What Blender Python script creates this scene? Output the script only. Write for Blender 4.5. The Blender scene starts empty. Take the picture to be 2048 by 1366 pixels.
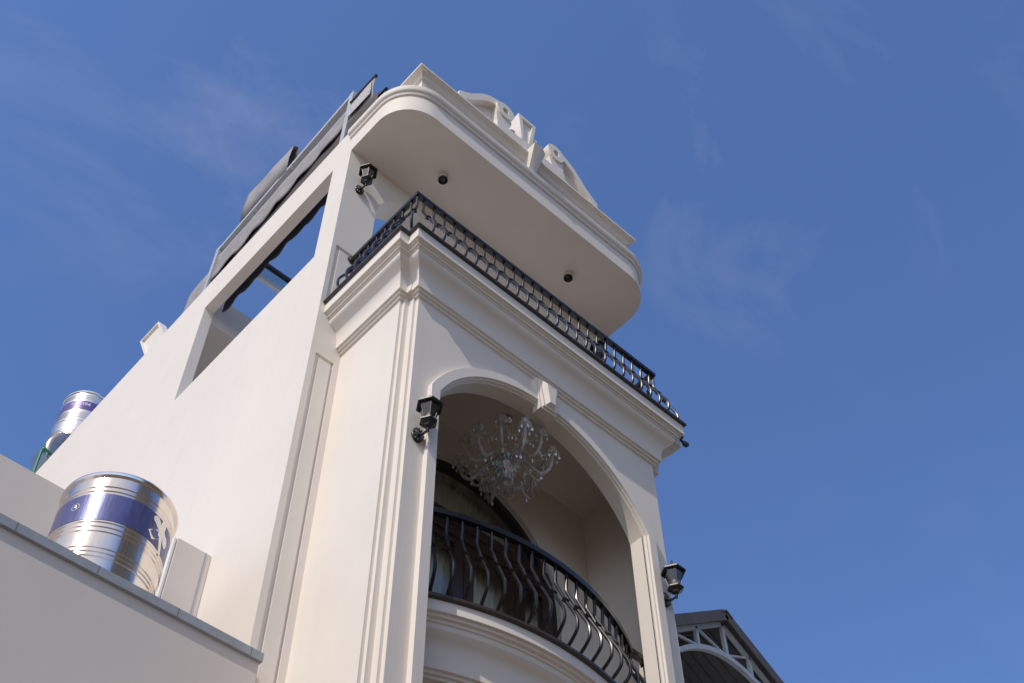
import bpy, bmesh, math, random
from math import sin, cos, pi, radians as R, sqrt, atan2
from mathutils import Vector, Matrix
random.seed(4)
SC = bpy.context.scene
COL = SC.collection

# ------------------------------------------------------------------ camera
cam_d = bpy.data.cameras.new("camera")
cam = bpy.data.objects.new("camera", cam_d); COL.objects.link(cam)
yaw, pitch, roll = R(43.2568), R(53.3478), R(-0.752)
f = Vector((sin(yaw)*cos(pitch), cos(yaw)*cos(pitch), sin(pitch)))
r0 = Vector((cos(yaw), -sin(yaw), 0)); u0 = r0.cross(f)
rr = cos(roll)*r0 + sin(roll)*u0; uu = -sin(roll)*r0 + cos(roll)*u0
M = Matrix((rr, uu, -f)).transposed().to_4x4(); M.translation = Vector((-4.87, -6.75, 1.6))
cam.matrix_world = M
cam_d.sensor_width = 36; cam_d.lens = 43.2996
cam_d.clip_start = 0.1; cam_d.clip_end = 2000
SC.camera = cam

# ------------------------------------------------------------------ sky, sun, exposure
SUN = Vector((-1.0, -0.29, 1.02)).normalized()
elev = math.asin(SUN.z); azim = atan2(SUN.x, SUN.y)
W = bpy.data.worlds.new("World"); SC.world = W; W.use_nodes = True
nt = W.node_tree; nt.nodes.clear()
out = nt.nodes.new("ShaderNodeOutputWorld"); bg = nt.nodes.new("ShaderNodeBackground")
sky = nt.nodes.new("ShaderNodeTexSky"); sky.sky_type = 'NISHITA'; sky.sun_disc = False
sky.sun_elevation = elev; sky.sun_rotation = azim
sky.air_density = 1.0; sky.dust_density = 0.4; sky.ozone_density = 6.0; sky.altitude = 0
tc = nt.nodes.new("ShaderNodeTexCoord")
mp = nt.nodes.new("ShaderNodeMapping"); mp.inputs['Scale'].default_value = (1.6, 2.6, 2.2); mp.inputs['Rotation'].default_value = (0.3, 0.5, 0.9)
mp.inputs['Location'].default_value = (1.9, 0.7, 0.4)
n1 = nt.nodes.new("ShaderNodeTexNoise"); n1.inputs['Scale'].default_value = 2.2; n1.inputs['Detail'].default_value = 9; n1.inputs['Roughness'].default_value = 0.62; n1.inputs['Distortion'].default_value = 0.6
rmp = nt.nodes.new("ShaderNodeValToRGB"); rmp.color_ramp.elements[0].position = 0.50; rmp.color_ramp.elements[1].position = 0.85
rmp.color_ramp.elements[0].color = (0, 0, 0, 1); rmp.color_ramp.elements[1].color = (0.42, 0.42, 0.42, 1)
mix = nt.nodes.new("ShaderNodeMixRGB"); mix.inputs['Color2'].default_value = (5.2, 5.0, 5.2, 1)
L = nt.links.new
L(tc.outputs['Generated'], mp.inputs['Vector']); L(mp.outputs['Vector'], n1.inputs['Vector'])
L(n1.outputs['Fac'], rmp.inputs['Fac'])
def wn(op, a, b=None, cl=False):
    q = nt.nodes.new('ShaderNodeMath'); q.operation = op; q.use_clamp = cl
    for i, v in enumerate((a, b)):
        if isinstance(v, (int, float)): q.inputs[i].default_value = v
        elif v is not None: L(v, q.inputs[i])
    return q.outputs[0]
tot = None     # a few thin cirrus patches, elsewhere almost clear
for d0, ang, amp in (((0.109, 0.447, 0.888), 13, 0.24), ((0.458, 0.266, 0.848), 9.0, 0.34), ((0.479, 0.151, 0.865), 12.0, 0.22), ((0.104, 0.38, 0.92), 14.0, 0.15)):
    dt = nt.nodes.new('ShaderNodeVectorMath'); dt.operation = 'DOT_PRODUCT'; L(tc.outputs['Generated'], dt.inputs[0]); dt.inputs[1].default_value = d0
    mr_ = nt.nodes.new('ShaderNodeMapRange'); mr_.interpolation_type = 'SMOOTHSTEP'; L(dt.outputs['Value'], mr_.inputs['Value'])
    mr_.inputs['From Min'].default_value = cos(R(ang)); mr_.inputs['From Max'].default_value = 1.0; mr_.inputs['To Max'].default_value = amp
    tot = mr_.outputs['Result'] if tot is None else wn('ADD', tot, mr_.outputs['Result'])
# bright hazy aureole round the sun
dt = nt.nodes.new('ShaderNodeVectorMath'); dt.operation = 'DOT_PRODUCT'; L(tc.outputs['Generated'], dt.inputs[0]); dt.inputs[1].default_value = SUN
mr_ = nt.nodes.new('ShaderNodeMapRange'); mr_.interpolation_type = 'SMOOTHSTEP'; L(dt.outputs['Value'], mr_.inputs['Value'])
mr_.inputs['From Min'].default_value = cos(R(56)); mr_.inputs['From Max'].default_value = 1.0; mr_.inputs['To Max'].default_value = 0.85
L(wn('ADD', wn('MULTIPLY', wn('ADD', tot, 0.05), rmp.outputs['Color'], True), mr_.outputs['Result'], True), mix.inputs['Fac'])
hs = nt.nodes.new('ShaderNodeHueSaturation'); hs.inputs['Saturation'].default_value = 1.05; hs.inputs['Value'].default_value = 1.28; hs.inputs['Hue'].default_value = 0.507
L(sky.outputs['Color'], hs.inputs['Color']); L(hs.outputs['Color'], mix.inputs['Color1']); L(mix.outputs['Color'], bg.inputs['Color'])
bg.inputs['Strength'].default_value = 0.15
L(bg.outputs['Background'], out.inputs['Surface'])
sd = bpy.data.lights.new("sun", 'SUN'); sd.energy = 2.7; sd.angle = R(0.5); sd.color = (1.0, 0.915, 0.80)
so = bpy.data.objects.new("sun", sd); COL.objects.link(so)
so.rotation_euler = SUN.to_track_quat('Z', 'Y').to_euler(); so.location = (-30, -10, 40)
SC.view_settings.view_transform = 'Standard'; SC.view_settings.look = 'None'
SC.view_settings.exposure = 0.0; SC.view_settings.gamma = 1.0
SC.cycles.use_denoising = True
SC.cycles.max_bounces = 10; SC.cycles.diffuse_bounces = 6; SC.cycles.glossy_bounces = 5
SC.cycles.transmission_bounces = 8; SC.cycles.transparent_max_bounces = 12
SC.cycles.sample_clamp_indirect = 6

# ------------------------------------------------------------------ materials
def mat(name, col, rough=0.6, metal=0.0, bump=0.0, bscale=60, var=0.0, vscale=3.0, spec=0.5, coat=0.0, stretch=None, detail=6):
    m = bpy.data.materials.new(name); m.use_nodes = True
    t = m.node_tree; p = t.nodes['Principled BSDF']
    p.inputs['Base Color'].default_value = (*col, 1); p.inputs['Roughness'].default_value = rough
    p.inputs['Metallic'].default_value = metal; p.inputs['Specular IOR Level'].default_value = spec
    p.inputs['Coat Weight'].default_value = coat
    tcn = t.nodes.new('ShaderNodeTexCoord'); vec = tcn.outputs['Object']
    if stretch:
        mpn = t.nodes.new('ShaderNodeMapping'); mpn.inputs['Scale'].default_value = stretch
        t.links.new(vec, mpn.inputs['Vector']); vec = mpn.outputs['Vector']
    if var > 0:
        n = t.nodes.new('ShaderNodeTexNoise'); n.inputs['Scale'].default_value = vscale; n.inputs['Detail'].default_value = detail
        n.inputs['Roughness'].default_value = 0.6
        t.links.new(vec, n.inputs['Vector'])
        cr = t.nodes.new('ShaderNodeValToRGB')
        cr.color_ramp.elements[0].position = 0.3; cr.color_ramp.elements[1].position = 0.7
        cr.color_ramp.elements[0].color = (*[c*(1-var) for c in col], 1)
        cr.color_ramp.elements[1].color = (*[min(1, c*(1+var)) for c in col], 1)
        t.links.new(n.outputs['Fac'], cr.inputs['Fac']); t.links.new(cr.outputs['Color'], p.inputs['Base Color'])
        mr = t.nodes.new('ShaderNodeMapRange'); mr.inputs['To Min'].default_value = max(0, rough-0.06); mr.inputs['To Max'].default_value = min(1, rough+0.06)
        t.links.new(n.outputs['Fac'], mr.inputs['Value']); t.links.new(mr.outputs['Result'], p.inputs['Roughness'])
    if bump > 0:
        n = t.nodes.new('ShaderNodeTexNoise'); n.inputs['Scale'].default_value = bscale; n.inputs['Detail'].default_value = 4
        t.links.new(vec, n.inputs['Vector'])
        b = t.nodes.new('ShaderNodeBump'); b.inputs['Strength'].default_value = bump; b.inputs['Distance'].default_value = 0.01
        t.links.new(n.outputs['Fac'], b.inputs['Height']); t.links.new(b.outputs['Normal'], p.inputs['Normal'])
    return m
def plaster(name, col, bevel=True):
    """painted render: faint trowel waviness, fine grain, soft broad tone drift and a few rain streaks"""
    m = bpy.data.materials.new(name); m.use_nodes = True
    t = m.node_tree; p = t.nodes['Principled BSDF']; p.inputs['Roughness'].default_value = 0.62
    p.inputs['Specular IOR Level'].default_value = 0.3
    g = t.nodes.new('ShaderNodeNewGeometry')
    a = t.nodes.new('ShaderNodeTexNoise'); a.inputs['Scale'].default_value = 0.9; a.inputs['Detail'].default_value = 6
    t.links.new(g.outputs['Position'], a.inputs['Vector'])
    mp = t.nodes.new('ShaderNodeMapping'); mp.inputs['Scale'].default_value = (7, 7, 0.35)
    t.links.new(g.outputs['Position'], mp.inputs['Vector'])
    s = t.nodes.new('ShaderNodeTexNoise'); s.inputs['Scale'].default_value = 1.0; s.inputs['Detail'].default_value = 5
    t.links.new(mp.outputs['Vector'], s.inputs['Vector'])
    ad = t.nodes.new('ShaderNodeMath'); ad.operation = 'MULTIPLY_ADD'; ad.inputs[1].default_value = 0.45
    t.links.new(s.outputs['Fac'], ad.inputs[0]); t.links.new(a.outputs['Fac'], ad.inputs[2])
    cr = t.nodes.new('ShaderNodeValToRGB'); cr.color_ramp.elements[0].position = 0.45; cr.color_ramp.elements[1].position = 1.0
    cr.color_ramp.elements[0].color = (*[c*0.965 for c in col], 1); cr.color_ramp.elements[1].color = (*[min(1, c*1.03) for c in col], 1)
    t.links.new(ad.outputs['Value'], cr.inputs['Fac']); t.links.new(cr.outputs['Color'], p.inputs['Base Color'])
    n = t.nodes.new('ShaderNodeTexNoise'); n.inputs['Scale'].default_value = 2.2; n.inputs['Detail'].default_value = 4; n.inputs['Roughness'].default_value = 0.5
    t.links.new(g.outputs['Position'], n.inputs['Vector'])
    b = t.nodes.new('ShaderNodeBump'); b.inputs['Strength'].default_value = 0.05; b.inputs['Distance'].default_value = 0.05
    bv = t.nodes.new('ShaderNodeBevel'); bv.samples = 3; bv.inputs['Radius'].default_value = 0.008
    if bevel: t.links.new(bv.outputs['Normal'], b.inputs['Normal'])
    t.links.new(n.outputs['Fac'], b.inputs['Height']); t.links.new(b.outputs['Normal'], p.inputs['Normal'])
    return m
def glass(name, col=(1, 1, 1), rough=0.03, ior=1.45):
    m = mat(name, col, rough); p = m.node_tree.nodes['Principled BSDF']
    p.inputs['Transmission Weight'].default_value = 1; p.inputs['IOR'].default_value = ior
    return m
def pane_glass(name, tint=(1, 1, 1), refl=1.0, rough=0.02):
    """thin sheet: see-through with a fresnel mirror on it"""
    m = bpy.data.materials.new(name); m.use_nodes = True; t = m.node_tree; t.nodes.clear()
    o = t.nodes.new('ShaderNodeOutputMaterial'); mx = t.nodes.new('ShaderNodeMixShader')
    tr = t.nodes.new('ShaderNodeBsdfTransparent'); tr.inputs['Color'].default_value = (*tint, 1)
    gl = t.nodes.new('ShaderNodeBsdfGlossy'); gl.inputs['Roughness'].default_value = rough
    g = t.nodes.new('ShaderNodeNewGeometry'); d = t.nodes.new('ShaderNodeVectorMath'); d.operation = 'DOT_PRODUCT'
    t.links.new(g.outputs['Incoming'], d.inputs[0]); t.links.new(g.outputs['Normal'], d.inputs[1])
    def mth(op, a, b):
        q = t.nodes.new('ShaderNodeMath'); q.operation = op
        for i, v in enumerate((a, b)):
            if isinstance(v, (int, float)): q.inputs[i].default_value = v
            elif v is not None: t.links.new(v, q.inputs[i])
        return q.outputs[0]
    c = mth('ABSOLUTE', d.outputs['Value'], None); k = mth('POWER', mth('SUBTRACT', 1.0, c), 5.0)
    k = mth('MULTIPLY', mth('ADD', mth('MULTIPLY', k, 0.93), 0.06), refl)
    k = mth('MINIMUM', k, 1.0); t.links.new(k, mx.inputs[0])
    t.links.new(tr.outputs[0], mx.inputs[1]); t.links.new(gl.outputs[0], mx.inputs[2]); t.links.new(mx.outputs[0], o.inputs['Surface'])
    return m
WALL = plaster('cream_plaster', (0.80, 0.738, 0.672), False)
TRIM = plaster('trim_plaster', (0.815, 0.755, 0.69), False)
GREYW = plaster('neighbour_plaster', (0.70, 0.645, 0.605), False)
COPE = mat('coping_paint', (0.33, 0.36, 0.40), 0.55, bump=0.2, bscale=40, var=0.12, vscale=6)
STONE = mat('dark_granite', (0.055, 0.042, 0.038), 0.25, bump=0.1, bscale=120, var=0.35, vscale=90)
BLACK = mat('black_gloss_paint', (0.011, 0.010, 0.010), 0.26, spec=0.5, coat=0.0, bump=0.05, bscale=90)
BLACKM = mat('black_cast_metal', (0.016, 0.014, 0.014), 0.38, spec=0.6, bump=0.25, bscale=70)
GALV = mat('galvanised_steel', (0.52, 0.54, 0.55), 0.5, metal=0.45, bump=0.08, bscale=50, var=0.18, vscale=18)
FABRIC = mat('grey_awning_fabric', (0.30, 0.285, 0.29), 0.75, bump=0.5, bscale=14, var=0.15, vscale=5)
FABRICD = mat('dark_awning_fabric', (0.07, 0.055, 0.055), 0.8, bump=0.4, bscale=14, var=0.2, vscale=5)  # dark cloth; on the inner hem this colour carries the shade
MESHF = mat('woven_mesh_fabric', (0.5, 0.47, 0.48), 0.7, var=0.75, vscale=70, detail=1)
STEEL = mat('stainless_steel', (0.80, 0.745, 0.685), 0.15, metal=1.0, bump=0.12, bscale=5, stretch=(2, 2, 0.35), var=0.08, vscale=3)
STEELD = mat('dull_stainless', (0.80, 0.78, 0.77), 0.27, metal=1.0, bump=0.06, bscale=8)
BLUE = mat('blue_label_film', (0.115, 0.125, 0.285), 0.33, metal=0.45, bump=0.15, bscale=10, var=0.22, vscale=9, stretch=(3, 3, 0.4))
SILV = mat('silver_lettering', (0.82, 0.79, 0.76), 0.25, metal=0.7)
WHITE = mat('white_lettering', (0.8, 0.8, 0.82), 0.5)
GREEN = mat('green_ppr_pipe', (0.01, 0.19, 0.11), 0.35)
WOOD = mat('dark_brown_wood', (0.035, 0.018, 0.015), 0.3, bump=0.1, bscale=20, var=0.25, vscale=8, stretch=(6, 6, 0.6), coat=0.3)
FRAMEB = mat('black_window_frame', (0.012, 0.011, 0.012), 0.35)
CURT = mat('sage_curtain_cloth', (0.76, 0.755, 0.66), 0.85, bump=0.2, bscale=50)
CRYST = glass('cut_crystal', (1, 1, 1), 0.03, 1.6); CRYST.node_tree.nodes['Principled BSDF'].inputs['Transmission Weight'].default_value = 0.72
ARMG = glass('milky_glass_arm', (0.92, 0.90, 0.88), 0.25, 1.45); ARMG.node_tree.nodes['Principled BSDF'].inputs['Transmission Weight'].default_value = 0.72
CHROME = mat('chrome_metal', (0.75, 0.77, 0.8), 0.08, metal=1.0)
PANE = pane_glass('window_pane', (0.96, 0.97, 0.96), 0.9)
LPANE = pane_glass('lantern_pane', (0.80, 0.80, 0.79), 1.5, 0.10)
BULB = mat('warm_bulb_glass', (0.75, 0.6, 0.42), 0.2)
WPLAST = mat('white_plastic', (0.62, 0.58, 0.53), 0.4)
SHEET = mat('roof_sheet_metal', (0.17, 0.145, 0.12), 0.6, metal=0.0, spec=0.3, var=0.15, vscale=4, bump=0.1)
TRUSSP = mat('white_truss_paint', (0.62, 0.65, 0.66), 0.45, var=0.12, vscale=8)
ASPH = mat('street_concrete', (0.165, 0.125, 0.085), 0.85, bump=0.4, bscale=30, var=0.25, vscale=0.6)
ROOFT = mat('roof_screed', (0.38, 0.36, 0.34), 0.8, var=0.2, vscale=1.5)

# ------------------------------------------------------------------ helpers
def finish(name, bm, m, parent=None, smooth=True, angle=32):
    bmesh.ops.recalc_face_normals(bm, faces=bm.faces[:])
    me = bpy.data.meshes.new(name); bm.to_mesh(me); bm.free()
    if isinstance(m, (list, tuple)):
        for x in m: me.materials.append(x)
    else: me.materials.append(m)
    if smooth:
        me.polygons.foreach_set('use_smooth', [True]*len(me.polygons)); me.set_sharp_from_angle(angle=R(angle))
    o = bpy.data.objects.new(name, me); COL.objects.link(o)
    if parent is not None:
        o.parent = parent; o.matrix_parent_inverse = parent.matrix_world.inverted()
    return o
def tag(o, label=None, cat=None, group=None, kind=None):
    if label: o['label'] = label
    if cat: o['category'] = cat
    if group: o['group'] = group
    if kind: o['kind'] = kind
    return o
def thing(name, label, cat, loc=(0, 0, 0), group=None):
    o = bpy.data.objects.new(name, None); COL.objects.link(o); o.location = loc
    o.empty_display_size = 0.2; bpy.context.view_layer.update()
    return tag(o, label, cat, group)
def NB(): return bmesh.new()
def prism(bm, pts, z0, z1, tf=None, mi=0):
    """closed polygon of 2D points pushed from z0 to z1; tf maps (a,b,h) to xyz"""
    tf = tf or (lambda a, b, h: (a, b, h))
    lo = [bm.verts.new(tf(a, b, z0)) for a, b in pts]; hi = [bm.verts.new(tf(a, b, z1)) for a, b in pts]
    n = len(pts); fs = [bm.faces.new(lo[::-1]), bm.faces.new(hi)]
    for i in range(n): fs.append(bm.faces.new((lo[i], lo[(i+1) % n], hi[(i+1) % n], hi[i])))
    for q in fs: q.material_index = mi
    return fs
XZ = lambda a, b, h: (a, h, b)     # polygon in x,z pushed along y
YZ = lambda a, b, h: (h, a, b)     # polygon in y,z pushed along x
def box(bm, x0, x1, y0, y1, z0, z1, mi=0):
    return prism(bm, [(x0, y0), (x1, y0), (x1, y1), (x0, y1)], z0, z1, mi=mi)
def sweep(bm, rings, closed_profile=True, closed_path=False, caps=True):
    """rings: list of lists of xyz"""
    V = [[bm.verts.new(p) for p in r] for r in rings]
    n = len(V[0]); m = len(V)
    for i in range(m if closed_path else m-1):
        A = V[i]; B = V[(i+1) % m]
        for j in range(n if closed_profile else n-1):
            k = (j+1) % n
            bm.faces.new((A[j], A[k], B[k], B[j]))
    if caps and closed_profile and not closed_path:
        bm.faces.new(V[0][::-1]); bm.faces.new(V[-1])
def offset_path(path, p, closed=False):
    """mitred offset to the right-hand... outward side given by left normal * -1 of travel"""
    n = len(path); res = []
    for i in range(n):
        a = path[i-1] if (i > 0 or closed) else None
        c = path[(i+1) % n] if (i < n-1 or closed) else None
        b = path[i]; ns = []
        for s, e in ((a, b), (b, c)):
            if s is None or e is None: continue
            d = (e[0]-s[0], e[1]-s[1]); l = math.hypot(*d); ns.append((d[1]/l, -d[0]/l))
        if len(ns) == 1: nx, ny = ns[0]; k = 1
        else:
            nx, ny = ns[0][0]+ns[1][0], ns[0][1]+ns[1][1]; l2 = nx*nx+ny*ny; k = 2/l2 if l2 > 1e-6 else 1
        res.append((b[0]+nx*k*p, b[1]+ny*k*p))
    return res
def mould(bm, path, prof, tf=None, closed=False):
    """profile points (outward offset, height) run along a plan path with mitred corners"""
    tf = tf or (lambda a, b, h: (a, b, h))
    offs = [offset_path(path, p, closed) for p, z in prof]
    sweep(bm, [[tf(*offs[j][i], prof[j][1]) for j in range(len(prof))] for i in range(len(path))], closed_path=closed)
def tube(bm, pts, r, seg=8, caps=True, square=False):
    pts = [Vector(p) for p in pts]; rings = []
    rs = r if isinstance(r, (list, tuple)) else [r]*len(pts)
    up = None
    for i, p in enumerate(pts):
        a = pts[max(i-1, 0)]; c = pts[min(i+1, len(pts)-1)]
        t = (c-a).normalized()
        if up is None:
            up = Vector((0, 0, 1)) if abs(t.z) < 0.9 else Vector((0, 1, 0))
        s = t.cross(up).normalized(); up = s.cross(t).normalized()
        off = pi/4 if square else 0
        k = 4 if square else seg
        rad = rs[i]*(sqrt(2) if square else 1)
        rings.append([p + rad*(cos(off+2*pi*j/k)*s + sin(off+2*pi*j/k)*up) for j in range(k)])
    sweep(bm, rings, caps=caps)
def lathe(bm, prof, c=(0, 0, 0), seg=24, a0=0.0, tfm=None, cap=True):
    rings = []
    for r, z in prof:
        ring = []
        for j in range(seg):
            a = a0+2*pi*j/seg; p = Vector((r*cos(a), r*sin(a), z))
            if tfm: p = tfm @ p
            ring.append(p+Vector(c))
        rings.append(ring)
    sweep(bm, rings, caps=cap)
def bar_box(bm, a, b, w, h, up=(0, 0, 1)):
    """rectangular bar from a to b, w across, h along up"""
    a = Vector(a); b = Vector(b); t = (b-a).normalized(); s = t.cross(Vector(up)).normalized(); u = s.cross(t)
    rings = [[p + sx*w/2*s + sy*h/2*u for sx, sy in ((-1, -1), (1, -1), (1, 1), (-1, 1))] for p in (a, b)]
    sweep(bm, rings)
def smoothpath(pts, n=4):
    """Catmull-Rom through points"""
    P = [Vector(p) for p in pts]; res = []
    for i in range(len(P)-1):
        p0 = P[max(i-1, 0)]; p1 = P[i]; p2 = P[i+1]; p3 = P[min(i+2, len(P)-1)]
        for k in range(n):
            t = k/n
            res.append(0.5*((2*p1)+(-p0+p2)*t+(2*p0-5*p1+4*p2-p3)*t*t+(-p0+3*p1-3*p2+p3)*t**3))
    res.append(P[-1]); return res
def copy_tree(o, parent=None):
    c = o.copy(); COL.objects.link(c)
    if parent is not None: c.parent = parent
    for ch in o.children: copy_tree(ch, c)
    return c
def arc(xc, zc, r, a0, a1, n):
    return [(xc+r*sin(a0+(a1-a0)*i/n), zc+r*cos(a0+(a1-a0)*i/n)) for i in range(n+1)]

# ------------------------------------------------------------------ setting
bm = NB(); box(bm, -600, 600, -600, 600, -0.5, 0)
tag(finish('ground', bm, ASPH), 'street level round the houses', 'ground', kind='structure')

# ------------------------------------------------------------------ the town house
XC = 1.985; XL, XR = -0.016, 3.986          # front corners of the bay
SL, SR = -0.153, 4.123                      # bay side planes
YB = 1.319                                  # front plane of the wings
WL, WR = -0.58, 4.83                        # outer side planes of the house
house = thing('town_house', 'tall narrow cream plaster town house with arched loggia and rounded roof canopy', 'house', (XC, 3, 0))
ZT = 14.36
AR, AZ, AH = 1.737, 11.37, 1.60             # loggia arch: radius, centre height, half width
a_s = math.asin(AH/AR); ZS = AZ+AR*cos(a_s)
# bay walls with stepped corner piers
bm = NB()
pier = [(XL, 0), (XC-AH, 0), (XC-AH, 0.2), (-0.04, 0.2), (-0.04, YB), (SL, YB), (SL, 0.18), (-0.115, 0.18), (-0.115, 0.137), (-0.0505, 0.137), (-0.0505, 0.0525), (XL, 0.0525)]
prism(bm, pier, 0, ZS)
prism(bm, [(2*XC-x, y) for x, y in pier][::-1], 0, ZS)
top = [(XL, ZS), (XC-AH, ZS)] + arc(XC, AZ, AR, -a_s, a_s, 40)[1:-1] + [(XC+AH, ZS), (XR, ZS), (XR, ZT), (XL, ZT)]
prism(bm, top, 0, 0.2, XZ)
up = [(XL, 0.0525), (XL, 0.2), (-0.04, 0.2), (-0.04, YB), (SL, YB), (SL, 0.18), (-0.115, 0.18), (-0.115, 0.137), (-0.0505, 0.137), (-0.0505, 0.0525)]
prism(bm, up, ZS, ZT)
prism(bm, [(2*XC-x, y) for x, y in up][::-1], ZS, ZT)
finish('bay_wall', bm, WALL, house)
# entablature: frieze and cornice round the bay
bm = NB()
path = [(SL, YB-0.001), (SL, 0.18), (XL, 0.18), (XL, 0), (XR, 0), (XR, 0.18), (SR, 0.18), (SR, YB-0.001)]
prof = [(-0.02, 13.55), (0.0, 13.55), (0.004, 13.582), (0.030, 13.582), (0.032, 13.622), (0.060, 13.622), (0.063, 13.658), (0.09, 13.658),
        (0.092, 13.72), (0.097, 13.80), (0.110, 13.865), (0.130, 13.925), (0.158, 13.970), (0.190, 13.998), (0.222, 14.020), (0.244, 14.045), (0.252, 14.07), (0.250, 14.09),
        (0.262, 14.092), (0.264, 14.12), (0.292, 14.122), (0.294, 14.155), (0.312, 14.157), (0.314, 14.182), (0.345, 14.182), (0.345, ZT), (-0.02, ZT)]
mould(bm, path, prof)
finish('cornice', bm, TRIM, house, angle=24)
# dark stone edge of the terrace
bm = NB(); mould(bm, path, [(-0.02, 14.362), (0.375, 14.362), (0.385, 14.372), (0.385, 14.402), (0.378, 14.41), (-0.02, 14.41)])
finish('terrace_edge', bm, STONE, house)
bm = NB(); box(bm, -0.13, 4.10, 0.02, YB, 13.65, 13.9); box(bm, -0.13, 4.10, 0.02, YB, 14.2, 14.408)
finish('loggia_ceiling', bm, WALL, house)
# arch surround of the loggia
bm = NB()
sp = [(XC-AH, 0.2)]
apath = [(XC-AH, 6.0), (XC-AH, ZS)] + arc(XC, AZ, AR, -a_s, a_s, 44)[1:-1] + [(XC+AH, ZS), (XC+AH, 6.0)]
aprof = [(0.0, 0.012), (0.0, -0.002), (0.020, -0.004), (0.022, -0.036), (0.043, -0.038), (0.046, -0.066), (0.165, -0.066), (0.168, -0.06), (0.168, 0.012)]
offs = [offset_path(apath, -p) for p, y in aprof]
sweep(bm, [[(offs[j][i][0], aprof[j][1], offs[j][i][1]) for j in range(len(aprof))] for i in range(len(apath))])
finish('arch_surround', bm, TRIM, house, angle=24)
# keystone over the arch
def frustum(bm, q0, y0, q1, y1):
    A = [bm.verts.new((x, y0, z)) for x, z in q0]; B = [bm.verts.new((x, y1, z)) for x, z in q1]; n = len(A)
    bm.faces.new(A[::-1]); bm.faces.new(B)
    for i in range(n): bm.faces.new((A[i], A[(i+1) % n], B[(i+1) % n], B[i]))
bm = NB()
def kq(i, zt=13.53, zb=13.0, wt=0.185, wb=0.125):
    return [(XC-wb+i, zb+i), (XC+wb-i, zb+i), (XC+wt-i, zt-i), (XC-wt+i, zt-i)]
frustum(bm, kq(0), 0.05, kq(0), -0.085); frustum(bm, kq(0.028), -0.085, kq(0.030), -0.118); frustum(bm, kq(0.055), -0.118, kq(0.055), -0.128)
q = kq(0.055); frustum(bm, q, -0.128, [(q[0][0]+0.03, q[0][1]+0.03), (q[1][0]-0.03, q[1][1]+0.03), (q[2][0]-0.05, q[2][1]-0.07), (q[3][0]+0.05, q[3][1]-0.07)], -0.175)
finish('keystone', bm, TRIM, house, smooth=False)

# wings: stepped panels on the front strips, big flat side walls
bm = NB()
def panel_wing(bm, x0, x1, z0, z1, px0, px1, pz1, groove=0.06, d=0.03, pz0=None):
    """front strip x0..x1 with a sunk groove round a raised panel"""
    box(bm, x0, x1, YB+d, 1.70, z0, z1)
    zb = z0 if pz0 is None else pz0
    box(bm, x0, px0, YB, YB+d, z0, z1); box(bm, px1, x1, YB, YB+d, z0, z1)
    box(bm, px0, px1, YB, YB+d, pz1, z1)
    if pz0 is not None: box(bm, px0, px1, YB, YB+d, z0, pz0)
    prism(bm, [(px0+groove, zb+(groove if pz0 is not None else 0)), (px1-groove*0.6, zb+(groove if pz0 is not None else 0)), (px1-groove*0.6, pz1-groove), (px0+groove, pz1-groove)], YB+0.004, YB+d, XZ)
panel_wing(bm, WL, SL, 0, 14.362, -0.50, -0.235, 13.37)
panel_wing(bm, WL, 0.018, 14.362, 15.775, -0.51, -0.055, 15.77, groove=0.065, d=0.035)
box(bm, SR, WR, YB, 1.70, 0, 14.362)
box(bm, 4.23, WR, YB, 1.70, 14.362, 15.775)
# terrace arch wall above
ox0, ox1, orr = 0.018, 4.23, 0.8
al = [(ox0+orr-orr*cos(t), 17.2+orr*sin(t)) for t in [pi/2*i/14 for i in range(15)]]
ar = [(ox1-orr+orr*cos(t), 17.2+orr*sin(t)) for t in [pi/2*(14-i)/14 for i in range(15)]]
prism(bm, [(WL, 15.775), (ox0, 15.775)]+al+ar+[(ox1, 15.775), (WR, 15.775), (WR, 19.05), (WL, 19.05)], YB, 1.70, XZ)
finish('wing_wall', bm, WALL, house)
# side wall with the long open window
bm = NB()
def holed(bm, outer, inner, x0, x1):
    O0 = [bm.verts.new((x0, y, z)) for y, z in outer]; I0 = [bm.verts.new((x0, y, z)) for y, z in inner]
    O1 = [bm.verts.new((x1, y, z)) for y, z in outer]; I1 = [bm.verts.new((x1, y, z)) for y, z in inner]
    for i in range(4):
        j = (i+1) % 4
        bm.faces.new((O0[i], O0[j], I0[j], I0[i])); bm.faces.new((O1[i], I1[i], I1[j], O1[j]))
        bm.faces.new((O0[i], O1[i], O1[j], O0[j])); bm.faces.new((I0[i], I0[j], I1[j], I1[i]))
holed(bm, [(1.70, 0), (13.5, 0), (13.5, 19.03), (1.70, 19.21)], [(1.75, 15.88), (5.185, 15.86), (5.195, 18.29), (1.76, 18.335)], WL, -0.405)
prism(bm, [(YB, 19.05), (1.70, 19.05), (1.70, 19.21), (YB, 19.22)], WL, -0.405, YZ)
box(bm, 4.65, WR, 1.70, 13.5, 0, 15.9)
box(bm, -0.405, 4.65, 13.3, 13.5, 0, 18.0)
finish('side_wall', bm, WALL, house)
bm = NB(); box(bm, -0.405, 4.6, 5.25, 13.3, 18.09, 18.84); box(bm, -0.405, 4.65, 1.70, 13.3, 14.25, 14.40)
finish('roof_slab', bm, WALL, house)
# loggia back wall with arched opening
WX, WZ, WRD = 1.96, 11.57, 1.50
bm = NB()
prism(bm, [(-0.04, 0), (WX-WRD, 0)]+arc(WX, WZ, WRD, -pi/2, pi/2, 40)+[(WX+WRD, 0), (4.01, 0), (4.01, 13.65), (-0.04, 13.65)], YB+0.002, 1.52, XZ)
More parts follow.
